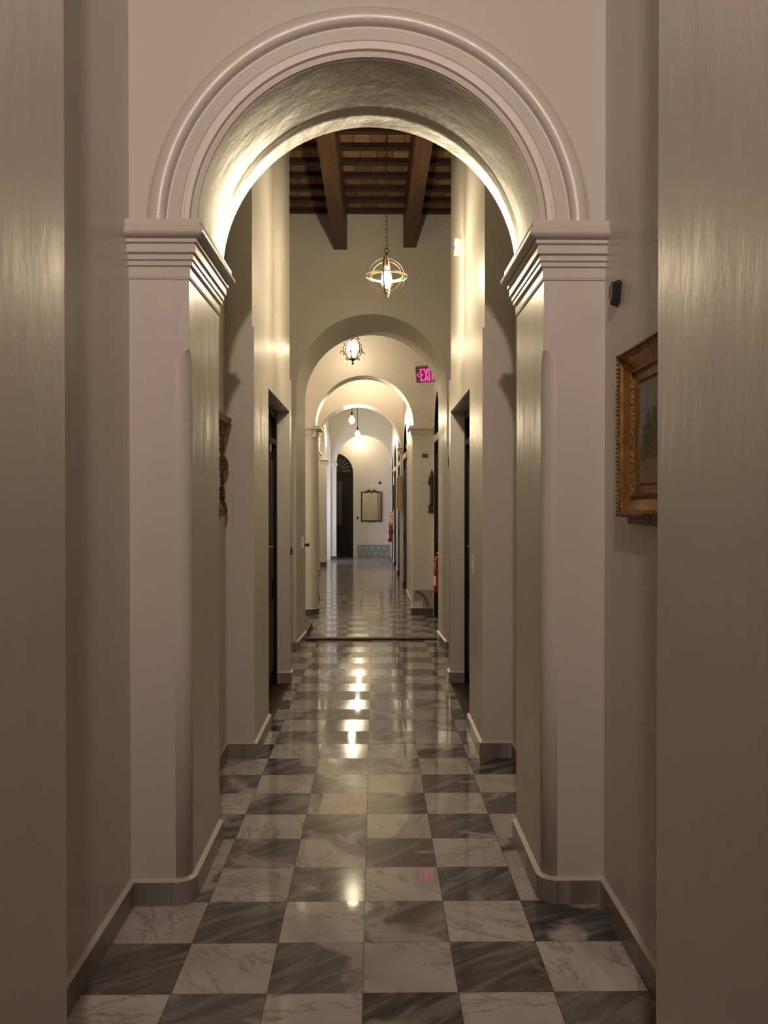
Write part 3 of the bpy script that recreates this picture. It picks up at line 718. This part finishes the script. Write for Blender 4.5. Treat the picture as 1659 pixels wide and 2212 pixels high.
# ============================================================ WALL THINGS
# landscape painting in a gilt frame, beside the plain near wall
def hash2(i, j): 
    v = math.sin(i*127.1+j*311.7)*43758.5453; return v-math.floor(v)
def vnoise(x, y):
    i, j = math.floor(x), math.floor(y); fx, fy = x-i, y-j; fx = fx*fx*(3-2*fx); fy = fy*fy*(3-2*fy)
    a = hash2(i, j)*(1-fx)+hash2(i+1, j)*fx; b = hash2(i, j+1)*(1-fx)+hash2(i+1, j+1)*fx
    return a*(1-fy)+b*fy
def fbm(x, y): return 0.5*vnoise(x, y)+0.3*vnoise(2.1*x+5, 2.1*y)+0.2*vnoise(4.3*x, 4.3*y+9)
def landscape(u, v):
    n = fbm(u*9, v*9); n2 = fbm(u*26+3, v*26)
    sky = (0.25+0.06*n, 0.29+0.06*n, 0.28+0.05*n)
    ground = (0.36+0.25*(n2-0.5), 0.25+0.17*(n2-0.5), 0.12+0.07*n)
    if v < 0.20+0.05*n: return ground
    tree = 0
    for cx, w_, hgt in ((0.18, 0.08, 0.66), (0.30, 0.06, 0.70), (0.10, 0.05, 0.50), (0.42, 0.08, 0.52), (0.70, 0.12, 0.58), (0.86, 0.10, 0.48)):
        e = abs(u-cx)/w_ + max(0, v-hgt+0.12)*6 + (n-0.5)*1.6 + (n2-0.5)*1.8 + (vnoise(u*60, v*60)-0.5)*0.9
        if e < 1: tree = 1
    if tree: q = vnoise(u*70, v*45)*n2*2; return (0.05+0.16*q*n+0.10*(v<0.42)*q, 0.07+0.17*q*n+0.05*(v<0.42)*q, 0.028+0.02*q)
    if v < 0.34+0.06*n: return (0.13+0.12*n2, 0.12+0.10*n2, 0.05)
    return sky
def picture_frame(bm, W, H, prof, mats=None, cz=0.0):
    """rectangular moulding; prof [(inset, height)] from outer edge, in a local frame x-z with y out of the wall"""
    rings = []
    for ins, hgt in prof:
        a, b = W/2-ins, H/2-ins
        rings.append([bm.verts.new((x, hgt, z+cz)) for x, z in ((-a, -b), (a, -b), (a, b), (-a, b))])
    for q, (a, b) in enumerate(zip(rings, rings[1:])):
        for i in range(4):
            f = bm.faces.new((a[i], a[(i+1) % 4], b[(i+1) % 4], b[i]))
            if mats: f.material_index = mats[q]
FY0, FY1, FZ0, FZ1 = 2.12, 2.842, 1.487, 2.043
W_, H_ = FY1-FY0, FZ1-FZ0
p = empty('framed_painting', (RW, (FY0+FY1)/2, (FZ0+FZ1)/2), PI/2)   # local y -> world -x
tag(p, 'landscape painting of trees in a wide gilded frame, half hidden by the near wall', 'painting')
bm = bmesh.new()
picture_frame(bm, W_, H_, [(0, 0.0), (0, 0.034), (0.004, 0.046), (0.016, 0.050), (0.022, 0.044), (0.026, 0.036), (0.062, 0.018), (0.066, 0.024), (0.074, 0.026), (0.080, 0.016), (0.084, 0.012), (0.104, 0.010), (0.107, 0.006), (0.112, 0.010), (0.118, 0.004)],
              [1, 1, 1, 1, 0, 0, 1, 1, 1, 0, 0, 1, 0, 0])
fr = link('gilt_frame', bm, [M['gilt'], M['gilt_carved']], p)
bm = bmesh.new()
rr = random.Random(3)
for sgn_, horiz in ((1, 1), (-1, 1), (1, 0), (-1, 0)):
    L = W_ if horiz else H_; nb = int(L/0.014)
    for i in range(nb):
        t = -L/2 + (i+0.5)*L/nb
        x, z = (t, sgn_*(H_/2-0.010)) if horiz else (sgn_*(W_/2-0.010), t)
        lathe(bm, [(0.001, 0.006), (0.0055, 0.003), (0.0055, -0.002), (0.001, -0.004)], 6, (x, 0.050, z), 'Y')
link('beaded_rim', bm, M['gilt_carved'], p)
painted('canvas', W_-0.225, H_-0.225, 150, 110, lambda u, v: landscape(1-u, v), 0.45, p, Matrix.Translation((0, 0.007, 0)))
bm = bmesh.new(); box(bm, -W_/2+0.04, W_/2-0.04, 0.0, 0.026, -H_/2-0.022, -H_/2+0.002, 0.003); link('bottom_ledge', bm, M['gilt_carved'], p)

# black faceted sensor above the painting
bm = bmesh.new(); extrude_outline(bm, [(-0.035, 0.030), (-0.010, 0.045), (0.030, 0.032), (0.036, -0.012), (0.012, -0.050), (-0.020, -0.035)], lambda a, b: (0.0, a, b), lambda a, b: (-0.030, a*0.75, b*0.8))
o = link('wall_spotlight', bm, M['black'], loc=(RW, 2.99, 2.295)); tag(o, 'small black faceted wall fitting above the gilt framed painting', 'wall fitting')
# carved gilt frame edge on the recessed wall beyond the first arch
def carved_outline():
    pts = []
    H = 0.58; top = H/2
    def w(z):
        t = (z+H/2)/H
        b = 0.205 + 0.018*math.sin(t*40)*0.3
        g = lambda c, w_, p=6: math.exp(-abs((t-c)/w_)**p)
        b += 0.045*g(0.94, 0.085) + 0.020*g(0.985, 0.03) + 0.036*g(0.53, 0.075) + 0.034*g(0.045, 0.07) + 0.012*vnoise(t*45, 1)
        return b + 0.02*t
    zs_ = [-H/2 + H*i/70 for i in range(71)]
    return [(w(z), z) for z in zs_] + [(-w(z), z) for z in reversed(zs_)]
og = empty('carved_mirror', (-0.90, 4.63, 1.752), -PI/2)  # local y -> world +x
tag(og, 'old carved gilt wall mirror seen edge-on past the first pier', 'wall mirror')
ol = carved_outline()
bm = bmesh.new()
A = [bm.verts.new((x, 0.0, z)) for x, z in ol]; bl = lambda x: 0.006+max(0.0, abs(x)-0.215)*0.35
B = [bm.verts.new((x*0.985, 0.012+bl(x)+0.008*vnoise(i*0.9, 3), z*0.99)) for i, (x, z) in enumerate(ol)]
C2 = [bm.verts.new((x*0.80, 0.016+bl(x)*0.8+0.010*vnoise(i*0.7, 7), z*0.86)) for i, (x, z) in enumerate(ol)]; D2 = [bm.verts.new((math.copysign(min(abs(x), 0.15), x), 0.015, max(-0.21, min(0.21, z*0.8)))) for x, z in ol]
for a, b in ((A, B), (B, C2), (C2, D2)):
    for i in range(len(ol)): bm.faces.new((a[i], a[(i+1) % len(ol)], b[(i+1) % len(ol)], b[i]))
link('carved_frame', bm, M['gilt_dark'], og)
obox('mirror_glass', M['mirror'], (-0.15, 0.15, 0.0, 0.016, -0.21, 0.21), og)

# switch plates
def plate(name, w_, h_, loc, rz, lab, cat, m='white', rocker=True, t=0.008):
    r = empty(name, loc, rz); tag(r, lab, cat)
    obox('plate', M[m], (-w_/2, w_/2, 0, t, -h_/2, h_/2), r, 0.002)
    if rocker: obox('rocker', M[m], (-w_*0.22, w_*0.22, t, t+0.005, -h_*0.28, h_*0.28), r, 0.0015)
    return r
plate('light_switch', 0.08, 0.12, (0.652, 5.47, 1.135), PI/2, 'pale switch plate on the wall before the door on the painting side', 'light switch')
plate('light_switch', 0.09, 0.125, (-0.803, 9.13, 1.115), -PI/2, 'white switch plate on the inner side of the second arch', 'light switch', t=0.028)
plate('light_switch', 0.055, 0.075, (-0.485, 23.75, 1.15), PI, 'small black switch between the far mirror and arched door', 'light switch', 'black')
plate('light_switch', 0.05, 0.06, (-0.725, 7.18, 1.125), -PI/2, 'tiny dark switch beyond the door reveal', 'light switch', 'iron')
bm = bmesh.new(); lathe(bm, [(0.004, 0.0), (0.016, 0.002), (0.018, 0.012), (0.010, 0.022), (0.022, 0.034), (0.020, 0.048), (0.004, 0.052)], 16, axis='X')
o = link('door_stop_knob', bm, M['black'], None, True, (-0.788, 9.37, 1.075)); tag(o, 'small dark round knob at the far edge of the second arch', 'knob')
# security camera high on the right wall
r = empty('security_camera', (0.668, 6.45, 3.53), PI/2); tag(r, 'small white security camera box high on the wall near the globe lamp', 'camera')
obox('housing', M['white'], (-0.05, 0.05, 0.0, 0.045, -0.055, 0.055), r, 0.006)
bm = bmesh.new(); lathe(bm, [(0.001, 0.05), (0.014, 0.05), (0.014, 0.03)], 16, (0.02, 0, 0), 'Y'); link('lens', bm, M['black'], r, True)
# dark fitting on the second arch front
r = empty('wall_hook', (0.785, 8.68, 1.975)); tag(r, 'small dark wall hook on the front of the second arch', 'hook')
obox('plate', M['iron'], (-0.014, 0.014, -0.008, 0, -0.05, 0.05), r, 0.002)
bm = bmesh.new(); tube(bm, [(0, -0.006, 0.035), (-0.01, -0.035, 0.03), (-0.008, -0.045, 0.0), (0.004, -0.030, -0.02)], 0.006, 6); link('hook', bm, M['iron'], r, True)
r = empty('wall_hook', (0.79, 8.68, 1.72)); tag(r, 'tiny dark stud below the hook on the second arch', 'hook')
bm = bmesh.new(); lathe(bm, [(0.001, -0.02), (0.012, -0.018), (0.009, 0.0)], 10, axis='Y'); link('stud', bm, M['iron'], r, True)

# exit sign: edge-lit panel hung from a wall arm
mp = bpy.data.materials.new('pink_letters'); mp.use_nodes = True
mp.node_tree.nodes['Principled BSDF'].inputs['Base Color'].default_value = (0.6, 0.02, 0.2, 1)
mp.node_tree.nodes['Principled BSDF'].inputs['Emission Color'].default_value = (1.0, 0.06, 0.36, 1); mp.node_tree.nodes['Principled BSDF'].inputs['Emission Strength'].default_value = 1.5
M['pink'] = mp
M['sign_panel'] = mat('sign_panel', (0.24, 0.15, 0.14), 0.15)
es = empty('exit_sign', (0.672, 10.5, 3.175), 0.10); es.rotation_euler = (0, -0.075, 0.10); tag(es, 'glowing pink exit sign with an arrow, hung beside the arched door', 'exit sign')
SW, SH = 0.30, 0.19
obox('panel', M['sign_panel'], (-SW/2, SW/2, 0, 0.008, -SH/2, SH/2), es, 0.002)
def strokes(bm, segs, x, w_, h_, t=0.020):
    for (x0, z0, x1, z1) in segs:
        a = Vector((x+x0*w_, 0, (z0-0.5)*h_)); b = Vector((x+x1*w_, 0, (z1-0.5)*h_)); d = (b-a).normalized(); n = Vector((-d.z, 0, d.x))*t/2
        a -= d*t*0.0; b += d*t*0.0
        q = [a+n, b+n, b-n, a-n]; F = [bm.verts.new((v.x, -0.004, v.z)) for v in q]; Bk = [bm.verts.new((v.x, 0.0, v.z)) for v in q]
        bm.faces.new(F); bm.faces.new(Bk)
        for i in range(4): bm.faces.new((F[i], F[(i+1) % 4], Bk[(i+1) % 4], Bk[i]))
LET = {'E': [(0.1, 0, 0.1, 1), (0, 0.94, 1, 0.94), (0, 0.5, 0.8, 0.5), (0, 0.06, 1, 0.06)], 'X': [(0.08, 0, 0.92, 1), (0.08, 1, 0.92, 0)], 'I': [(0.5, 0, 0.5, 1)], 'T': [(0.5, 0, 0.5, 1), (0, 0.94, 1, 0.94)], '<': [(1, 0.64, 0.0, 0.5), (0.0, 0.5, 1, 0.36)]}
xx = -0.092
for chh, w_ in (('E', 0.044), ('X', 0.048), ('I', 0.016), ('T', 0.044)):
    bm = bmesh.new(); strokes(bm, LET[chh], xx, w_, 0.155, 0.015); link('letter', bm, M['pink'], es); xx += w_+0.007
bm = bmesh.new(); strokes(bm, LET['<'], -0.136, 0.024, 0.150, 0.008); link('arrow', bm, M['pink'], es)
obox('housing', M['grey'], (-SW/2, SW/2, -0.02, 0.03, SH/2, SH/2+0.022), es, 0.003)
bm = bmesh.new(); tube(bm, [(0.05, 0, SH/2+0.02), (0.05, 0, ZC-3.175)], 0.005, 6); link('hanging_rod', bm, M['white'], es)

# fire extinguishers
def extinguisher(loc, lab, rz=0.0, s=1.0):
    r = empty('fire_extinguisher', loc, rz); r.scale = (s, s, s); tag(r, lab, 'fire extinguisher')
    bm = bmesh.new(); lathe(bm, [(0.045, 0.0), (0.058, 0.012), (0.060, 0.03), (0.060, 0.37), (0.054, 0.40), (0.036, 0.425), (0.018, 0.435)], 28); link('cylinder', bm, M['red'], r, True)
    bm = bmesh.new(); lathe(bm, [(0.018, 0.433), (0.018, 0.455), (0.024, 0.458), (0.024, 0.475), (0.008, 0.48)], 16); link('valve', bm, M['grey'], r, True)
    bm = bmesh.new(); tube(bm, [(0.0, 0, 0.475), (0.02, 0, 0.50), (0.09, 0, 0.515)], 0.006, 6); tube(bm, [(0.0, 0, 0.468), (0.03, 0, 0.478), (0.085, 0, 0.470)], 0.005, 6); link('lever', bm, M['grey'], r, True)
    bm = bmesh.new(); tube(bm, [(-0.02, -0.01, 0.47), (-0.06, -0.03, 0.46), (-0.078, -0.035, 0.38), (-0.076, -0.03, 0.15), (-0.072, -0.028, 0.10)], 0.008, 8); link('hose', bm, M['black'], r, True)
    for z0, z1, m_, nm in ((0.09, 0.20, 'white', 'white label'), (0.27, 0.36, 'grey', 'grey instruction label')):
        bm = bmesh.new(); V = []
        for i in range(13):
            a = -PI/2 + (i-6)*0.16
            V.append([bm.verts.new((0.0612*math.cos(a), 0.0612*math.sin(a), z)) for z in (z0, z1)])
        for a, b in zip(V, V[1:]): bm.faces.new((a[0], b[0], b[1], a[1]))
        o = link('paper_label', bm, M[m_], r); o['label'] = nm
    obox('wall_bracket', M['black'], (-0.02, 0.02, 0.05, 0.075, 0.20, 0.30), r)
    return r
extinguisher((0.757, 9.76, 0.49), 'red fire extinguisher half hidden behind the second arch', -PI/2)
extinguisher((0.395, 20.62, 0.60), 'red fire extinguisher hung on the far corridor wall under a red sign', -PI/2, 1.0)

# pillar with tile patch, plaque and carved figure
def azulejo(u, v):
    if u < 0.47 and v < 0.45: return None
    n = vnoise(u*30, v*30)
    base = (0.30+0.06*n, 0.29+0.06*n, 0.26+0.05*n); x, y = u*0.26, v*0.25
    d = 1.0
    for i in range(7):
        a = 0.10+i*0.23; cx = 0.03+0.155*math.sin(a); cy = 0.035+0.185*math.cos(a)
        e = math.hypot((x-cx), (y-cy)*1.1); ring = abs(e-0.016)
        d = min(d, ring)
    if d < 0.005: return (0.02, 0.025, 0.035)
    if vnoise(u*46+9, v*46) > 0.78: return (0.12, 0.12, 0.13)
    if abs(u-0.47) < 0.008: return (0.18, 0.17, 0.15)
    return base
t_ = empty('tile_patch', (0.665, 11.278, 0.240)); tag(t_, 'L-shaped patch of old blue and white tiles at the foot of the pillar', 'tile panel')
painted('glazed_tiles', 0.265, 0.255, 84, 80, azulejo, 0.25, t_, Matrix.Translation((0, -0.006, 0)))
bm = bmesh.new(); extrude_outline(bm, [(-0.1325, -0.0127), (-0.008, -0.0127), (-0.008, -0.1275), (0.1325, -0.1275), (0.1325, 0.1275), (-0.1325, 0.1275)], lambda a, b: (a, 0.0, b), lambda a, b: (a, -0.005, b)); link('tile_backing', bm, M['base'], t_)
def dado(u, v):
    x, y = u*0.93, v*0.345; s = 0.172
    best = 9; rr_ = 0.062; inside = False
    for j in range(-1, 4):
        for i in range(-1, 8):
            cx = i*s + (0.5*s if j % 2 else 0); cy = 0.09 + (j-0)*s*0.5*1.9 - 0.0
            e = math.hypot(x-cx, y-cy); best = min(best, abs(e-rr_), abs(e-0.078)); inside = inside or e < rr_
    n = vnoise(x*90, y*90)
    if best < 0.0045: return (0.12, 0.15, 0.20)
    if inside: return (0.34+0.05*n, 0.36+0.05*n, 0.38+0.05*n) if n < 0.72 else (0.22, 0.25, 0.29)
    return (0.25+0.05*n, 0.28+0.05*n, 0.32+0.05*n)
t_ = empty('tile_dado', (-0.03, 23.748, 0.205)); tag(t_, 'low panel of blue grey circle patterned tiles below the far mirror', 'tile panel')
painted('glazed_tiles', 0.93, 0.345, 180, 66, dado, 0.3, t_, Matrix.Translation((0, -0.011, 0)))
obox('tile_backing', M['base'], (-0.465, 0.465, -0.010, 0.0, -0.1725, 0.1725), t_)
# plaque
r = empty('wall_plaque', (0.685, 11.28, 2.196)); tag(r, 'small dark two-part plaque high on the pillar', 'plaque')
obox('upper_plate', M['black'], (-0.036, 0.036, -0.012, 0, 0.004, 0.026), r, 0.003); obox('lower_plate', M['black'], (-0.036, 0.040, -0.012, 0, -0.024, 0.0), r, 0.003)
# carved wooden figure in profile
M['carving'] = gilt('dark_carved_wood', (0.030, 0.018, 0.009), (0.012, 0.007, 0.004), 60, 0.5, 0.0)
r = empty('carved_figure', (0.774, 11.25, 1.42)); tag(r, 'dark carved wooden figure hung on the edge of the pillar', 'carving')
def blob(bm, prof, sx=1.0, sy=1.0, c=(0, 0, 0), n=14):
    i0 = len(bm.verts); lathe(bm, prof, n); bm.verts.ensure_lookup_table()
    for v in bm.verts[i0:]: v.co = Vector((v.co.x*sx+c[0], v.co.y*sy+c[1], v.co.z+c[2]))
bm = bmesh.new(); box(bm, -0.046, 0.040, -0.030, 0.03, 0.0, 0.012, 0.003); box(bm, -0.040, 0.036, -0.026, 0.03, 0.012, 0.085, 0.004); box(bm, -0.046, 0.040, -0.030, 0.03, 0.085, 0.10, 0.003); link('plinth', bm, M['carving'], r)
bm = bmesh.new(); blob(bm, [(0.026, 0.09), (0.030, 0.13), (0.027, 0.22), (0.026, 0.32), (0.030, 0.38), (0.034, 0.43), (0.036, 0.47), (0.028, 0.495), (0.012, 0.507)], 1.0, 0.8, (0.006, 0, 0)); link('robed_body', bm, M['carving'], r, True)
bm = bmesh.new(); blob(bm, [(0.008, 0.50), (0.017, 0.512), (0.021, 0.530), (0.018, 0.550), (0.008, 0.562)], 0.9, 1.0, (0.004, 0, 0)); blob(bm, [(0.003, 0.525), (0.006, 0.520), (0.003, 0.530)], 1, 1, (-0.014, 0, 0)); blob(bm, [(0.010, 0.555), (0.008, 0.575), (0.002, 0.592)], 1, 1, (0.006, 0, 0)); link('head', bm, M['carving'], r, True)
bm = bmesh.new(); tube(bm, [(0.0, -0.012, 0.475), (-0.026, -0.014, 0.45), (-0.038, -0.014, 0.41), (-0.030, -0.012, 0.375)], [0.014, 0.013, 0.011, 0.009], 8); tube(bm, [(-0.030, -0.012, 0.37), (-0.034, -0.012, 0.48), (-0.043, -0.012, 0.50)], 0.005, 6); link('arm', bm, M['carving'], r, True)

# far mirror
r = empty('wall_mirror', (-0.085, 23.735, 1.0), PI-0.075); tag(r, 'mahogany mirror with a scrolled crest on the end wall', 'wall mirror')
W2, H2 = 0.60, 0.84
top = [(-0.30, 0.90), (-0.26, 0.895), (-0.20, 0.905), (-0.14, 0.93), (-0.09, 0.965), (-0.055, 0.972), (-0.04, 0.955), (-0.045, 0.935), (-0.02, 0.928), (0.02, 0.928), (0.045, 0.935), (0.04, 0.955), (0.055, 0.972), (0.09, 0.965), (0.14, 0.93), (0.20, 0.905), (0.26, 0.895), (0.30, 0.90)]
bot = [(0.30, 0.03), (0.27, 0.03), (0.24, 0.045), (0.15, 0.05), (0.08, 0.035), (0.0, 0.03), (-0.08, 0.035), (-0.15, 0.05), (-0.24, 0.045), (-0.27, 0.03), (-0.30, 0.03)]
itop = [(x*0.885, 0.862+0.016*math.exp(-((abs(x)-0.08)/0.05)**2) - (0.012 if abs(x) < 0.03 else 0)) for x, z in top]; ibot = [(x*0.885, 0.088) for x, z in bot]
out = top+bot; inn = itop+ibot
bm = bmesh.new(); n = len(out)
rg_ = [[bm.verts.new((x, y_, z)) for x, z in pl] for pl, y_ in ((out, 0.0), (out, 0.022), ([((a[0]+b[0])/2, (a[1]+b[1])/2) for a, b in zip(out, inn)], 0.032), (inn, 0.020), (inn, 0.0))]
for a, b in zip(rg_, rg_[1:]):
    for i in range(n): bm.faces.new((a[i], a[(i+1) % n], b[(i+1) % n], b[i]))
link('mirror_frame', bm, M['mahog'], r)
bm = bmesh.new(); extrude_outline(bm, inn, lambda a, b: (a, 0.002, b), lambda a, b: (a, 0.014, b)); link('mirror_glass', bm, M['mirror'], r)
bm = bmesh.new(); lathe(bm, [(0.040, 0.0), (0.040, -0.018), (0.030, -0.026), (0.002, -0.028)], 24, axis='Y'); o = link('smoke_alarm', bm, M['black'], None, True, (0.155, 23.75, 2.155)); tag(o, 'small black disc on the end wall above the mirror', 'wall fitting')

# pictures, signs of the far wall
def wall_pic(name, y, z, W, H, lab, cat, frame_m, fn, depth=0.03):
    r = empty(name, (rx(y), y, z), PI/2+0.008); tag(r, lab, cat)
    bm = bmesh.new(); picture_frame(bm, W, H, [(0, 0), (0, depth), (0.015, depth+0.006), (0.05, depth*0.5), (0.055, 0.004)]); link('frame', bm, frame_m, r)
    painted('canvas', W-0.10, H-0.10, 24, 24, fn, 0.5, r, Matrix.Translation((0, 0.006, 0)))
    return r
M['palegilt'] = gilt('pale_gilt', (0.55, 0.42, 0.22), (0.35, 0.24, 0.10), 40, 0.4, 0.4)
wall_pic('framed_painting', 15.42, 1.74, 0.66, 0.62, 'gold framed picture on the far corridor wall below the fourth arch', 'painting', M['palegilt'], lambda u, v: (0.35*v+0.1, 0.3*v+0.1, 0.12+0.1*vnoise(u*8, v*8)), 0.05)
bpy.data.objects['framed_painting.001'].location.x = 0.482
wall_pic('framed_picture', 20.62, 1.70, 0.50, 0.62, 'dark framed picture above the far extinguisher', 'painting', M['mahog'], lambda u, v: (0.12+0.1*vnoise(u*7, v*7), 0.13, 0.10), 0.04)
def redsign(u, v):
    if u < 0.08 or u > 0.92 or v < 0.05 or v > 0.95: return (0.55, 0.03, 0.02)
    if 0.35 < u < 0.65 and 0.2 < v < 0.62: return (0.6, 0.03, 0.02)
    if abs(u-0.5) < 0.3*(1-(v-0.62)/0.2) and 0.62 < v < 0.82: return (0.6, 0.03, 0.02)
    return (0.75, 0.68, 0.62)
r = empty('safety_sign', (rx(20.45)-0.045, 20.45, 1.21), PI); tag(r, 'red and white sign over the far extinguisher', 'sign')
obox('sign_plate', M['white'], (-0.045, 0.045, 0.0, 0.006, -0.14, 0.14), r); painted('sign_face', 0.09, 0.28, 22, 40, redsign, 0.4, r, Matrix.Translation((0, 0.0072, 0)))
r = empty('fire_alarm', (rx(20.85), 20.85, 2.30), PI/2); tag(r, 'small red alarm box high on the far corridor wall', 'fire alarm')
obox('box', M['red'], (-0.05, 0.05, 0, 0.045, -0.07, 0.07), r, 0.004); bm = bmesh.new(); lathe(bm, [(0.02, 0.045), (0.02, 0.055), (0.002, 0.058)], 14, (0, 0, -0.02), 'Y'); link('button', bm, M['white'], r, True)

# wooden step by the side opening
r = empty('wooden_step', (-1.0, 9.92, 0.02)); tag(r, 'low dark wooden step beside the floor strip, past the second arch', 'step')
obox('riser', M['door'], (-0.34, 0.228, -0.48, 0.40, 0, 0.050), r); obox('tread', M['sill'], (-0.34, 0.234, -0.485, 0.405, 0.050, 0.062), r, 0.003)

# chair half hidden behind the rounded pillar
r = empty('wooden_chair', (-1.03, 13.35, 0.02), 0.2); tag(r, 'brown wooden chair behind the rounded pillar, one curved leg showing', 'chair')
M['chairwood'] = wood('chair_wood', (0.16, 0.06, 0.02), (0.28, 0.12, 0.045), 0.4, 'Z')
obox('seat', M['chairwood'], (-0.12, 0.12, -0.14, 0.14, 0.43, 0.46), r, 0.008)
obox('backrest', M['chairwood'], (-0.13, -0.11, -0.13, 0.13, 0.62, 0.88), r, 0.008)
for sx in (-1, 1):
    for sy in (-1, 1):
        bm = bmesh.new(); h_ = 0.9 if sx < 0 else 0.44
        tube(bm, [(sx*0.13, sy*0.13, 0), (sx*0.105, sy*0.12, 0.12), (sx*0.115, sy*0.12, 0.3), (sx*0.10, sy*0.12, 0.43)] + ([(sx*0.12, sy*0.12, h_)] if sx < 0 else []), 0.012, 8); link('leg', bm, M['chairwood'], r, True)
